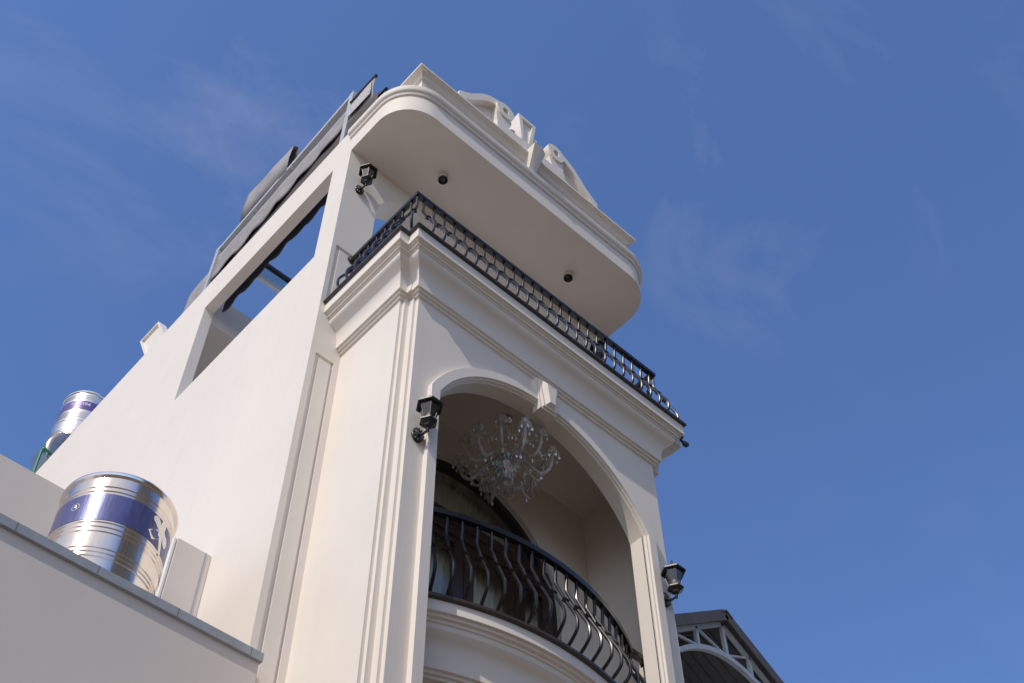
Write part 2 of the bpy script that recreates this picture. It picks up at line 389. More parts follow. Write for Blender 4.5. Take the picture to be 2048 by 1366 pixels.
# thin raised band round the window
wp = [(WX-WRD, 9.4)]+arc(WX, WZ, WRD, -pi/2, pi/2, 40)+[(WX+WRD, 9.4)]
wprof = [(0.0, YB+0.01), (0.0, YB-0.02), (0.07, YB-0.02), (0.085, YB-0.012), (0.085, YB+0.01)]
offs = [offset_path(wp, -p) for p, y in wprof]
sweep(bm, [[(offs[j][i][0], wprof[j][1], offs[j][i][1]) for j in range(len(wprof))] for i in range(len(wp))])
finish('loggia_wall', bm, WALL, house)
bm = NB(); box(bm, -0.04, 4.01, YB+0.21, 5.0, 9.2, 9.38); box(bm, -0.04, 4.01, 1.95, 2.1, 9.38, 13.6); box(bm, -0.04, 4.01, 1.53, 4.0, 13.3, 13.6)
box(bm, -0.14, -0.04, 1.53, 4.2, 9.2, 13.6); box(bm, 4.01, 4.11, 1.53, 4.2, 9.2, 13.6)
finish('room_shell', bm, WALL, house)
# arched door and fanlight frame
bm = NB()
ip = [(WX-WRD, 9.43)]+arc(WX, WZ, WRD, -pi/2, pi/2, 40)+[(WX+WRD, 9.43)]
fp = [(-0.002, YB+0.05), (-0.09, YB+0.05), (-0.09, YB+0.17), (-0.002, YB+0.17)]
offs = [offset_path(ip, -p) for p, y in fp]
sweep(bm, [[(offs[j][i][0], fp[j][1], offs[j][i][1]) for j in range(len(fp))] for i in range(len(ip))])
finish('window_frame', bm, FRAMEB, house)
bm = NB(); prism(bm, arc(WX, WZ, WRD-0.09, -pi/2*0.86, pi/2*0.86, 36), YB+0.10, YB+0.106, XZ)
finish('fanlight', bm, PANE, house)
bm = NB(); box(bm, WX-1.41, WX+1.41, YB+0.03, YB+0.16, 11.86, 12.20); box(bm, WX-1.41, WX+1.41, YB+0.015, YB+0.03, 12.02, 12.06)
finish('transom', bm, WOOD, house)
for i, (x0, x1) in enumerate(((0.55, 1.155), (1.165, 1.955), (1.965, 2.765), (2.775, 3.37))):
    d = None; bm = NB(); sw = 0.15
    y0, y1 = YB+0.05, YB+0.11
    box(bm, x0, x0+sw, y0, y1, 9.45, 11.86); box(bm, x1-sw, x1, y0, y1, 9.45, 11.86)
    box(bm, x0+sw, x1-sw, y0+.001, y1-.001, 11.76, 11.86); box(bm, x0+sw, x1-sw, y0+.001, y1-.001, 9.45, 9.75)
    d = finish('door', bm, WOOD, house)
    bm = NB(); box(bm, x0+sw, x1-sw, YB+0.075, YB+0.082, 9.75, 11.76); finish('pane', bm, PANE, d)

# curved balcony base
YCB = 3.39; A0, A1 = R(-34.5), R(34.5)
def ringpt(r, a): return (XC+r*sin(a), YCB-r*cos(a))
def arc_sweep(bm, prof, n=56, a0=A0, a1=A1):
    sweep(bm, [[(*ringpt(r, a0+(a1-a0)*i/n), z) for r, z in prof] for i in range(n+1)])
bm = NB()
arc_sweep(bm, [(2.45, 9.378), (3.53, 9.378), (3.53, 9.25), (3.495, 9.25), (3.492, 9.215), (3.46, 9.213), (3.457, 9.18), (3.438, 9.178), (3.438, 9.155), (3.43, 9.125),
               (3.405, 9.095), (3.37, 9.07), (3.345, 9.045), (3.325, 8.995), (3.312, 8.93), (3.305, 8.86), (3.30, 8.78), (3.27, 8.78), (3.268, 8.745), (3.24, 8.745), (3.238, 8.71), (2.45, 8.71)])
balc = finish('balcony_base', bm, TRIM, house, angle=24)
bm = NB(); arc_sweep(bm, [(2.45, 9.38), (3.56, 9.38), (3.57, 9.39), (3.57, 9.423), (3.562, 9.431), (2.45, 9.431)])
finish('balcony_edge', bm, STONE, house)

# rounded canopy over the terrace
CR = 0.62; CY = 0.055
def canopy_path(n=14):
    p = [(WL, YB)]
    p += [(WL+CR-CR*cos(pi/2*i/n), CY+CR-CR*sin(pi/2*i/n)) for i in range(n+1)]
    p += [(WR-CR+CR*sin(pi/2*i/n), CY+CR-CR*cos(pi/2*i/n)) for i in range(n+1)]
    p += [(WR, YB)]
    return p
cp = canopy_path()
bm = NB(); prism(bm, cp, 18.38, 19.04)
finish('canopy', bm, WALL, house)
cpm = [(WL, 1.40)]+cp[1:-1]+[(WR, 1.40)]
bm = NB(); mould(bm, cpm, [(-0.004, 18.84), (0.026, 18.845), (0.036, 18.86), (0.036, 18.885), (0.04, 18.90), (0.062, 18.91), (0.078, 18.935), (0.078, 19.05), (-0.004, 19.06)])
finish('canopy_moulding', bm, TRIM, house, angle=40)
# pediment parapet on the canopy
PX0, PX1, PY = -0.264, 4.22, 0.10
bm = NB(); prism(bm, [(PX0, PY), (PX1, PY), (PX1, 1.25), (PX0, 1.25)], 19.042, 19.50)
pp = [(PX0, 1.25), (PX0, PY), (PX1, PY), (PX1, 1.25)]
mould(bm, pp, [(-0.05, 19.36), (0.004, 19.36), (0.010, 19.385), (0.046, 19.39), (0.050, 19.42), (0.060, 19.45), (0.085, 19.475), (0.090, 19.485), (0.126, 19.487), (0.130, 19.50), (0.150, 19.505), (0.150, 19.552), (0.05, 19.56), (-0.05, 19.56)])
mould(bm, pp, [(-0.05, 19.043), (0.035, 19.043), (0.03, 19.08), (0.012, 19.13), (0.004, 19.15), (-0.05, 19.15)])
ped = finish('parapet', bm, TRIM, house, smooth=False)
bm = NB(); prism(bm, [(-0.2, 0.3), (4.15, 0.3), (4.15, 13.2), (-0.2, 13.2)], 19.0, 19.02); bm.free()
# scrolls
PXC = 1.978
outer = [(-1.62, 19.55), (-1.561, 19.87), (-1.48, 19.948), (-1.409, 20.009), (-1.317, 20.10), (-1.216, 20.242), (-1.084, 20.435), (-0.993, 20.526), (-0.871, 20.618), (-0.749, 20.668), (-0.627, 20.658), (-0.516, 20.607), (-0.424, 20.536), (-0.394, 20.44), (-0.394, 20.344), (-0.445, 20.19)]
band = [(-1.50, 19.62), (-1.398, 19.80), (-1.297, 19.897), (-1.20, 20.02), (-1.114, 20.151), (-1.03, 20.26), (-0.962, 20.333), (-0.84, 20.425), (-0.749, 20.435)]
for sgn in (1, -1):
    bm = NB()
    T = lambda l: [(PXC+sgn*x, z) for x, z in l]
    prism(bm, T([(-1.60, 19.50)]+outer[1:]+[(-0.46, 20.05), (-0.46, 19.50)]), 0.14, 0.45, XZ)        # backing slab
    prism(bm, T(outer[1:11]+[(-0.62, 20.54), (-0.70, 20.46)]+band[::-1][1:]+[(-1.56, 19.62)]), 0.02, 0.241, XZ)   # raised S band
    # volute: ring with a tail
    V0 = (-0.585, 20.41); n = 28
    ro = [(V0[0]+(0.19+0.01*sin(3*t))*cos(t), V0[1]+0.235*sin(t)) for t in [2*pi*i/n for i in range(n)]]
    ri = [(V0[0]+0.066*cos(t), V0[1]+0.10*sin(t)) for t in [2*pi*i/n for i in range(n)]]
    for yy0, yy1 in ((-0.02, 0.241),):
        A = [bm.verts.new((PXC+sgn*x, yy0, z)) for x, z in ro]; B = [bm.verts.new((PXC+sgn*x, yy0, z)) for x, z in ri]
        A2 = [bm.verts.new((PXC+sgn*x, yy1, z)) for x, z in ro]; B2 = [bm.verts.new((PXC+sgn*x, yy1, z)) for x, z in ri]
        for i in range(n):
            j = (i+1) % n
            bm.faces.new((A[i], A[j], B[j], B[i])); bm.faces.new((A[i], A2[i], A2[j], A[j])); bm.faces.new((B[i], B[j], B2[j], B2[i])); bm.faces.new((A2[i], B2[i], B2[j], A2[j]))
    prism(bm, T([(-0.765, 20.33), (-0.72, 20.25), (-0.62, 20.19), (-0.50, 20.19), (-0.44, 20.20), (-0.47, 20.02), (-0.50, 19.90), (-0.755, 19.90)]), 0.012, 0.241, XZ)
    box(bm, PXC+min(sgn*-0.76, sgn*-0.10), PXC+max(sgn*-0.76, sgn*-0.10), -0.004, 0.24, 19.64, 19.895); box(bm, PXC+min(sgn*-0.78, sgn*-0.10), PXC+max(sgn*-0.78, sgn*-0.10), -0.035, 0.24, 19.555, 19.64)
    finish('scroll', bm, TRIM, ped, angle=28)
bm = NB()    # tapering vase block with sunk panel
vo = [(PXC-0.10, 20.05), (PXC+0.10, 20.05), (PXC+0.235, 21.09), (PXC-0.17, 21.09)]
vi = [(PXC-0.055, 20.22), (PXC+0.045, 20.22), (PXC+0.155, 21.0), (PXC-0.085, 21.0)]
A = [bm.verts.new((x, 0.10, z)) for x, z in vo]; B = [bm.verts.new((x, 0.10, z)) for x, z in vi]; Cb = [bm.verts.new((x, 0.15, z)) for x, z in vi]
D = [bm.verts.new((x, 0.42, z)) for x, z in vo]
for i in range(4):
    j = (i+1) % 4
    bm.faces.new((A[i], A[j], B[j], B[i])); bm.faces.new((B[i], B[j], Cb[j], Cb[i])); bm.faces.new((A[i], D[i], D[j], A[j]))
bm.faces.new(Cb); bm.faces.new(D[::-1])
box(bm, PXC-0.50, PXC+0.50, 0.26, 0.47, 19.5, 20.20)
for dx, z, rx in ((0.27, 20.70, .075), (0.285, 20.42, .085), (-0.32, 20.64, .07), (-0.26, 20.34, .085)):
    bmesh.ops.create_icosphere(bm, subdivisions=3, radius=rx, matrix=Matrix.Translation((PXC+dx, 0.25, z)) @ Matrix.Diagonal((1, 1.4, 1.25, 1)))
finish('vase_ornament', bm, TRIM, ped, angle=40)
bm = NB()    # wedge keystone on the parapet
def kpt(x, y, z): return bm.verts.new((PXC+x, y, z))
t_ = [kpt(-0.13, 0.1, 19.60), kpt(-0.13, -0.215, 19.60), kpt(0.02, -0.235, 19.60), kpt(0.15, -0.17, 19.60), kpt(0.15, 0.1, 19.60)]
b_ = [kpt(-0.065, 0.1, 19.07), kpt(-0.065, 0.02, 19.07), kpt(0.01, 0.01, 19.05), kpt(0.075, 0.035, 19.07), kpt(0.075, 0.1, 19.07)]
bm.faces.new(t_); bm.faces.new(b_[::-1])
for i in range(5): bm.faces.new((t_[i], b_[i], b_[(i+1) % 5], t_[(i+1) % 5]))
finish('keystone', bm, TRIM, ped, smooth=False)

# ------------------------------------------------------------------ railings
BAL = [(0, -0.075), (0.0, -0.19), (-0.008, -0.31), (0.018, -0.39), (0.055, -0.48), (0.12, -0.64), (0.205, -0.82), (0.25, -0.92), (0.265, -1.0), (0.252, -1.09), (0.20, -1.155), (0.13, -1.215), (0.06, -1.287)]
def baluster_mesh():
    bm = NB(); pts = smoothpath([(-0.0, -d, z) for d, z in BAL], 3)
    tube(bm, pts, 0.0185, 8)
    me_o = finish('baluster', bm, BLACK)
    bm = NB()
    t = Vector((0, -0.65, -0.76)).normalized(); c = Vector((0, -0.118, -0.635))
    for k in (-0.022, 0, 0.022):
        w = 0.021 if k == 0 else 0.025
        bar_box(bm, c+t*(k-0.008), c+t*(k+0.008), w*2, w*2, up=(1, 0, 0))
    co = finish('collar', bm, BLACK, me_o)
    return me_o
bproto = baluster_mesh()
def place_baluster(parent, x, y, z, ang):
    global bproto, first
    o = bproto if first else copy_tree(bproto)
    first = False
    o.parent = parent; o.matrix_parent_inverse = Matrix()
    o.location = Vector((x, y, z))-parent.location; o.rotation_euler = (0, 0, ang)
first = True
tr = thing('terrace_railing', 'black iron pot-bellied railing round the open terrace under the canopy', 'railing', (XC, -0.065, 14.41), 'black iron railings')
RX0, RX1, RY, RZ = -0.231, 4.205, -0.065, 15.68
bm = NB()
rpath = [(RX0, 1.29), (RX0, RY), (RX1, RY), (RX1, 1.29)]
mould(bm, rpath, [(-0.032, RZ-0.075), (0.032, RZ-0.075), (0.035, RZ-0.07), (0.035, RZ-0.006), (0.03, RZ), (-0.03, RZ), (-0.035, RZ-0.006), (-0.035, RZ-0.07)])
finish('top_rail', bm, BLACK, tr)
for xx in (RX0, RX1):
    bm = NB(); lathe(bm, [(0.075, 0), (0.075, 0.012), (0.055, 0.02), (0.05, 0.03)], (xx, YB-0.001, RZ-0.04), 16, tfm=Matrix.Rotation(pi/2, 4, 'X'))
    finish('wall_flange', bm, BLACKM, tr)
for i in range(25): place_baluster(tr, -0.121+0.1765*i, RY, RZ, 0)
for i in range(7):
    place_baluster(tr, RX0, 0.055+0.178*i, RZ, R(-90)); place_baluster(tr, RX1, 0.055+0.178*i, RZ, R(90))
place_baluster(tr, RX0, RY, RZ, R(-45)); place_baluster(tr, RX1, RY, RZ, R(45))
br = thing('balcony_railing', 'bow-fronted black iron pot-bellied railing inside the arched loggia', 'railing', (XC, 0.015, 9.431), 'black iron railings')
BZ = 10.72
bm = NB(); aa = R(30.6); n = 60
rp = [(XC-1.93, YCB-3.375*cos(aa)+0.0), ringpt(3.375, -aa)]
pts = [ringpt(3.375, -aa+2*aa*i/n) for i in range(n+1)]
full = [(0.0, pts[0][1]+0.01)]+pts+[(3.96, pts[-1][1]+0.01)]
mould(bm, full, [(-0.032, BZ-0.08), (0.032, BZ-0.08), (0.035, BZ-0.075), (0.035, BZ-0.006), (0.03, BZ), (-0.03, BZ), (-0.035, BZ-0.006), (-0.035, BZ-0.075)])
finish('top_rail', bm, BLACK, br, angle=20)
bm = NB(); lathe(bm, [(0.085, 0), (0.085, 0.015), (0.065, 0.025), (0.06, 0.045)], (3.96, pts[-1][1]+0.01, BZ-0.04), 4, a0=pi/4, tfm=Matrix.Rotation(-pi/2, 4, 'Y'))
finish('wall_flange', bm, BLACKM, br)
for i in range(-8, 12):
    a = R(-1.19+2.85*i); x, y = ringpt(3.375, a); place_baluster(br, x, y, BZ, a)

# ------------------------------------------------------------------ wall lanterns
def lantern():
    g = thing('wall_lantern', 'x', 'lantern', (0, 0, 0), 'black hexagonal wall lanterns')
    bm = NB(); T = Matrix.Rotation(pi/2, 4, 'X') @ Matrix.Diagonal((0.8, 1.15, 1, 1))
    lathe(bm, [(0.092, 0), (0.095, 0.012), (0.085, 0.022), (0.088, 0.03), (0.066, 0.042), (0.05, 0.048), (0.03, 0.062), (0.0, 0.064)], (0, 0, 0), 20, tfm=T, cap=False)
    for k in range(12):
        a = 2*pi*k/12; c = T @ Vector((0.079*cos(a), 0.079*sin(a), 0.03))
        bmesh.ops.create_icosphere(bm, subdivisions=1, radius=0.016, matrix=Matrix.Translation(c))
    finish('wall_plate', bm, BLACKM, g)
    bm = NB(); ax = -0.185
    tube(bm, smoothpath([(0, -0.05, -0.01), (0, -0.09, -0.05), (0, -0.14, -0.065), (0, ax, -0.055)], 5), [0.017]*6+[0.014]*5+[0.013]*5, 10)
    lathe(bm, [(0.0, -0.10), (0.010, -0.098), (0.013, -0.085), (0.008, -0.072), (0.017, -0.06), (0.017, -0.045), (0.011, -0.035), (0.011, -0.015), (0.025, -0.005), (0.025, 0.0)], (0, ax, 0), 12)
    finish('arm', bm, BLACKM, g)
    bm = NB(); HX = 0.0
    lathe(bm, [(0.022, -0.015), (0.035, -0.012), (0.045, 0.0), (0.05, 0.015), (0.062, 0.025), (0.09, 0.05), (0.098, 0.052), (0.098, 0.072), (0.082, 0.076)], (0, ax, 0), 6, a0=HX)
    finish('base_cup', bm, BLACKM, g, smooth=False)
    zb, zt, rb, rt = 0.076, 0.335, 0.062, 0.118
    for k in range(6):
        bm = NB(); a0 = HX+k*pi/3; a1 = a0+pi/3
        P = [(rb*cos(a0), ax+rb*sin(a0), zb), (rb*cos(a1), ax+rb*sin(a1), zb), (rt*cos(a1), ax+rt*sin(a1), zt), (rt*cos(a0), ax+rt*sin(a0), zt)]
        n_ = Vector((cos((a0+a1)/2), sin((a0+a1)/2), 0))*-0.003
        V = [bm.verts.new(p) for p in P]; V2 = [bm.verts.new(Vector(p)+n_) for p in P]
        bm.faces.new(V); bm.faces.new(V2[::-1])
        for i in range(4): bm.faces.new((V[i], V2[i], V2[(i+1) % 4], V[(i+1) % 4]))
        finish('glass_pane', bm, LPANE, g, smooth=False)
    bm = NB()
    for k in range(6):
        a = HX+k*pi/3
        tube(bm, [(rb*cos(a), ax+rb*sin(a), zb-0.003), (rt*1.01*cos(a), ax+rt*1.01*sin(a), zt+0.003)], 0.0055, 6)
    finish('frame', bm, BLACKM, g)
    bm = NB()
    lathe(bm, [(0.112, 0.332), (0.148, 0.318), (0.152, 0.322), (0.152, 0.345), (0.142, 0.352), (0.09, 0.40), (0.088, 0.408), (0.075, 0.412), (0.05, 0.445), (0.0, 0.45)], (0, ax, 0), 6, a0=HX)
    cap = finish('cap', bm, BLACKM, g, smooth=False)
    bm = NB()
    lathe(bm, [(0.012, 0.445), (0.02, 0.462), (0.024, 0.474), (0.012, 0.486), (0.009, 0.50), (0.014, 0.515), (0.011, 0.53), (0.0, 0.545)], (0, ax, 0), 12)
    finish('finial', bm, BLACKM, cap)
    bm = NB(); lathe(bm, [(0.0, 0.072), (0.02, 0.075), (0.02, 0.12), (0.018, 0.125), (0.028, 0.15), (0.03, 0.175), (0.02, 0.205), (0.0, 0.22)], (0, ax, 0), 14)
    finish('bulb', bm, BULB, g)
    return g
l0 = lantern()
spots = [((0.115, -0.001, 11.19), 'black hexagonal lantern left of the arched loggia below the cornice'),
         ((3.835, -0.001, 11.185), 'black hexagonal lantern at the right edge against the sky beside the metal roof'),
         ((-0.33, YB-0.001, 17.44), 'black hexagonal lantern high on the left pier beneath the canopy'),
         ((4.49, YB-0.001, 17.44), 'black hexagonal lantern half hidden behind the right end of the terrace railing')]
for i, (loc, lab) in enumerate(spots):
    o = l0 if i == 0 else copy_tree(l0)
    o.location = loc; o['label'] = lab; o.scale = (1, 1, 0.92)

# ceiling spotlights
def spotlight():
    g = thing('ceiling_spotlight', 'x', 'spotlight', (0, 0, 0), 'spotlights under the canopy')
    bm = NB(); lathe(bm, [(0.055, 0.0), (0.075, -0.003), (0.075, -0.04), (0.073, -0.10), (0.068, -0.10)], seg=24, cap=False)
    finish('housing', bm, WPLAST, g)
    bm = NB(); lathe(bm, [(0.073, -0.098), (0.076, -0.105), (0.076, -0.13), (0.066, -0.135), (0.055, -0.12), (0.04, -0.10), (0.0, -0.095)], seg=24, cap=False)
    finish('bezel', bm, BLACKM, g)
    bm = NB(); lathe(bm, [(0.0, -0.098), (0.038, -0.102), (0.035, -0.112), (0.0, -0.118)], seg=20, cap=False)
    finish('lens', bm, BLACKM, g)
    return g
s0 = spotlight()
for i, (x, lab) in enumerate(((0.747, 'small black-ended ceiling spotlight near the left lantern under the canopy'), (3.43, 'small black-ended ceiling spotlight towards the right end of the canopy'))):
    o = s0 if i == 0 else copy_tree(s0); o.location = (x, 0.72, 18.379); o['label'] = lab

# ------------------------------------------------------------------ chandelier
ch = thing('chandelier', 'clear crystal chandelier with curved glass arms hanging inside the loggia arch', 'chandelier', (2.05, 0.74, 13.65))
cx, cy, cz = 2.05, 0.74, 13.65
bm = NB(); lathe(bm, [(0.0, 0.0), (0.095, -0.002), (0.098, -0.02), (0.08, -0.045), (0.03, -0.06), (0.0, -0.06)], (cx, cy, cz), 24, cap=False)
finish('ceiling_rose', bm, CHROME, ch)
bm = NB()
for k in range(9):
    M_ = Matrix.Translation((cx, cy, cz-0.075-0.035*k)) @ Matrix.Rotation(pi/2*(k % 2), 4, 'Z') @ Matrix.Rotation(pi/2, 4, 'X')
    pts = [M_ @ Vector((0.011*cos(t), 0.022*sin(t), 0)) for t in [2*pi*i/10 for i in range(11)]]
    tube(bm, pts, 0.0035, 5)
finish('chain', bm, CHROME, ch)
bm = NB(); lathe(bm, [(0.012, 13.30), (0.022, 13.28), (0.03, 13.22), (0.02, 13.17), (0.034, 13.10), (0.045, 13.0), (0.03, 12.92), (0.05, 12.88), (0.06, 12.84), (0.05, 12.80)], (cx, cy, 0), 14)
finish('stem', bm, ARMG, ch)
bm = NB(); lathe(bm, [(0.05, 12.86), (0.15, 12.84), (0.165, 12.82), (0.16, 12.80), (0.15, 12.72), (0.155, 12.70), (0.12, 12.66), (0.06, 12.62), (0.05, 12.58), (0.02, 12.55), (0.0, 12.54)], (cx, cy, 0), 20, cap=False)
finish('hub', bm, CHROME, ch)
def drop_bm(bm, p, L=0.07, w=0.014):
    v = [bm.verts.new((p[0], p[1], p[2]))]
    ring = [bm.verts.new((p[0]+w*cos(2*pi*i/6), p[1]+w*sin(2*pi*i/6), p[2]-L*0.65)) for i in range(6)]
    e = bm.verts.new((p[0], p[1], p[2]-L))
    for i in range(6):
        bm.faces.new((v[0], ring[i], ring[(i+1) % 6])); bm.faces.new((e, ring[(i+1) % 6], ring[i]))
def bead(bm, p, r=0.009):
    bmesh.ops.create_icosphere(bm, subdivisions=1, radius=r, matrix=Matrix.Translation(p))
bm = NB()
for k in range(44):
    a = 2*pi*k/44; rad = 0.158 if k % 2 else 0.125
    drop_bm(bm, (cx+rad*cos(a), cy+rad*sin(a), 12.80 if k % 2 else 12.70), 0.095, 0.013)
for rad, z in ((0.09, 12.64), (0.05, 12.60)):
    for k in range(14):
        a = 2*pi*k/14; drop_bm(bm, (cx+rad*cos(a), cy+rad*sin(a), z), 0.10, 0.013)
bead(bm, (cx, cy, 12.46), 0.035)
tag(finish('crystal_skirt', bm, CRYST, ch, smooth=False), kind='stuff')
# one arm, then copies
def arm_obj():
    bm = NB()
    P = [(0.10, 0, 12.74), (0.17, 0, 12.83), (0.25, 0, 12.80), (0.33, 0, 12.68), (0.42, 0, 12.58), (0.51, 0, 12.62), (0.56, 0, 12.74), (0.575, 0, 12.88)]
    tube(bm, smoothpath([(x, y, z-12.7) for x, y, z in P], 4), 0.019, 8)
    a = finish('glass_arm', bm, ARMG)
    bm = NB(); lathe(bm, [(0.012, 0.17), (0.03, 0.175), (0.07, 0.20), (0.082, 0.215), (0.066, 0.205), (0.028, 0.195), (0.026, 0.215), (0.045, 0.24), (0.055, 0.275), (0.058, 0.30), (0.04, 0.265), (0.02, 0.25), (0.0, 0.25)], (0.575, 0, 0), 9, cap=False)
    finish('cup', bm, CRYST, a, smooth=False)
    bm = NB(); lathe(bm, [(0.014, 0.245), (0.014, 0.285), (0.017, 0.30), (0.012, 0.32), (0.0, 0.335)], (0.575, 0, 0), 10)
    finish('candle', bm, ARMG, a)
    bm = NB(); bead(bm, (0, 0, 0.006), 0.009); drop_bm(bm, (0, 0, 0), 0.105, 0.019); bead(bm, (0, 0, 0.022), 0.008)
    d0 = finish('crystal_drop', bm, CRYST, a, smooth=False)
    P = [(0.575+0.078*cos(2*pi*k/6), 0.078*sin(2*pi*k/6), 0.188) for k in range(6)]+[(0.42, 0, -0.14), (0.30, 0, 0.0)]
    for i, p in enumerate(P):
        d = d0 if i == 0 else d0.copy()
        if i: COL.objects.link(d); d.parent = a
        d.location = p
    bm = NB()
    for k in range(14):   # swag of beads from the hub to the cup
        t = k/13; bead(bm, (0.16+0.41*t, 0, 0.13+0.06*t-0.24*t*(1-t)*1.0), 0.0085)
    finish('bead_chain', bm, CRYST, a, smooth=False)
    return a
a0 = arm_obj()
for k in range(12):
    o = a0 if k == 0 else copy_tree(a0)
    o.parent = ch; o.matrix_parent_inverse = Matrix(); o.location = (0, 0, 12.7-cz + (0.10 if k % 2 else 0.0)); o.rotation_euler = (0, 0, 2*pi*k/12+0.2)
    if k % 2: o.scale = (0.93, 0.93, 1.0)
bm = NB()
for k in range(12):
    a, b = 2*pi*k/12+0.2, 2*pi*(k+1)/12+0.2
    za, zb = (12.90, 13.0) if k % 2 == 0 else (13.0, 12.90)
    for i in range(15):
        t = i/14; ang = a+(b-a)*t; rad_ = 0.52-0.07*sin(pi*t)
        bead(bm, (cx+rad_*cos(ang), cy+rad_*sin(ang), za+(zb-za)*t-0.13*sin(pi*t)), 0.009)
    for i in (0.3, 0.5, 0.7):
        ang = a+(b-a)*i; drop_bm(bm, (cx+0.46*cos(ang), cy+0.46*sin(ang), 12.82), 0.10, 0.016)
for k in range(36):
    ang = 2*pi*k*0.618; rad_ = 0.05+0.28*((k*7) % 36)/36
    drop_bm(bm, (cx+rad_*cos(ang), cy+rad_*sin(ang), 12.52+0.35*rad_), 0.11, 0.016)
    drop_bm(bm, (cx+rad_*cos(ang+1), cy+rad_*sin(ang+1), 12.98-0.2*rad_), 0.09, 0.014)
tag(finish('crystal_swag', bm, CRYST, ch, smooth=False), kind='stuff')

# ------------------------------------------------------------------ curtain behind the glass
def curtain(name, lab, x0, x1, y, ztop, zbot, fold=0.09, amp=0.03):
    bm = NB(); n = int((x1-x0)/0.015); rows = 12
    top_ = []; V = []
    for i in range(n+1):
        x = x0+(x1-x0)*i/n; zt = ztop(x); yy = y+amp*sin(2*pi*x/fold)+0.4*amp*sin(2*pi*x/(fold*2.7)+1)
        V.append([bm.verts.new((x, yy*(1)+0.0, zt+(zbot-zt)*k/rows)) for k in range(rows+1)])
    for i in range(n):
        for k in range(rows): bm.faces.new((V[i][k], V[i+1][k], V[i+1][k+1], V[i][k+1]))
    o = finish(name, bm, CURT, angle=80)
    md = o.modifiers.new('cloth_thickness', 'SOLIDIFY'); md.thickness = 0.004
    return tag(o, lab, 'curtain')
curtain('curtain', 'pleated sage curtain filling the fanlight above the dark doors', 0.62, 3.38, 1.70, lambda x: 11.60+sqrt(max(0.02, 1.50**2-(x-1.98)**2)), 12.0)
curtain('curtain', 'long pleated curtains hanging behind the glass doors', 0.5, 3.42, 1.66, lambda x: 12.0, 9.40, 0.10, 0.03)

# ------------------------------------------------------------------ neighbour on the left
nb = thing('neighbour_house', 'lower grey plaster neighbour with flat roof parapet and blue-grey coping', 'house', (-5, 3, 0))
bm = NB(); box(bm, -14, -0.545, 1.15, 1.28, 0, 8.622); box(bm, -14, -0.60, 1.30, 2.62, 7.6, 7.9); box(bm, -14, -13.8, 1.28, 2.6, 0, 8.6)
finish('front_wall', bm, GREYW, nb)
bm = NB(); box(bm, -14, -0.53, 1.115, 1.31, 8.624, 8.715)
cpg = finish('coping', bm, COPE, nb)
for xj in (-0.66, -1.42, -2.2, -2.95):
    bm = NB(); box(bm, xj, xj+0.0025, 1.1135, 1.116, 8.624, 8.7155); finish('joint_line', bm, STONE, cpg, smooth=False)
bm = NB(); box(bm, -14, -1.0, 2.66, 2.80, 0, 10.775); box(bm, -14, -0.585, 2.80, 12, 7.0, 7.2)
finish('rear_wall', bm, GREYW, nb)
pb = NB(); box(pb, -1.0, -0.585, 2.56, 2.80, 7.9, 10.865)
px = finish('pipe_casing', pb, GREYW, nb)
pb = NB(); box(pb, -0.66, -0.652, 2.552, 2.56, 7.9, 10.865); finish('joint_strip', pb, COPE, px)
pb = NB(); tube(pb, [(-1.03, 2.60, 7.9), (-1.03, 2.60, 10.86)], 0.03, 10); finish('pipe', pb, WHITE, px)

# ------------------------------------------------------------------ water tanks
def rib(z, h=0.014, d=0.007): return [(-d*0, z-h), (-d, z-h*0.5), (-d, z+h*0.5), (0, z+h)]
def tank_profile(r, z0, z1, groups):
    P = [(r-0.02, z0), (r, z0+0.02)]
    for g in groups:
        for z in g: P += [(r, z-0.013), (r+0.009, z-0.005), (r+0.009, z+0.005), (r, z+0.013)]
    P += [(r, z1-0.075), (r+0.004, z1-0.07), (r+0.02, z1-0.055), (r+0.026, z1-0.035), (r+0.02, z1-0.015), (r-0.01, z1-0.003), (r-0.2, z1+0.05), (0.16, z1+0.09), (0.15, z1+0.12), (0.0, z1+0.13)]
    return P
def on_cyl(bm, polys, c, r, a_mid, zc, scale, depth=0.004):
    """flat outline polygons (metres, u to the right as seen from outside, v up) wrapped on a cylinder"""
    for pl in polys:
        V = []
        for rr_ in (r+depth, r-0.002):
            V.append([bm.verts.new((c[0]+rr_*cos(a_mid+u*scale/r), c[1]+rr_*sin(a_mid+u*scale/r), zc+v*scale)) for u, v in pl])
        bm.faces.new(V[0]); n = len(pl)
        for i in range(n): bm.faces.new((V[0][i], V[0][(i+1) % n], V[1][(i+1) % n], V[1][i]))
def text_on_cyl(txt, c, r, a_mid, zc, size, m, parent, name, sx=1.0):
    cu = bpy.data.curves.new('t', 'FONT'); cu.body = txt; cu.size = size; cu.align_x = 'CENTER'; cu.offset = size*0.012
    cu.resolution_u = 3; cu.fill_mode = 'FRONT' if hasattr(cu, 'fill_mode') else cu.fill_mode
    ob = bpy.data.objects.new('t', cu); COL.objects.link(ob); bpy.context.view_layer.update()
    me = bpy.data.meshes.new_from_object(ob.evaluated_get(bpy.context.evaluated_depsgraph_get()))
    bpy.data.objects.remove(ob); bpy.data.curves.remove(cu)
    for v in me.vertices:
        x, y, _ = v.co; a = a_mid+x*sx/r
        v.co = (c[0]+(r+0.006)*cos(a), c[1]+(r+0.006)*sin(a), zc+y)
    me.materials.append(m)
    o = bpy.data.objects.new(name, me); COL.objects.link(o); o.parent = parent; o.matrix_parent_inverse = parent.matrix_world.inverted()
    md = o.modifiers.new('film', 'SOLIDIFY'); md.thickness = 0.002
    return o
TC, TR = (-1.931, 1.862), 0.530
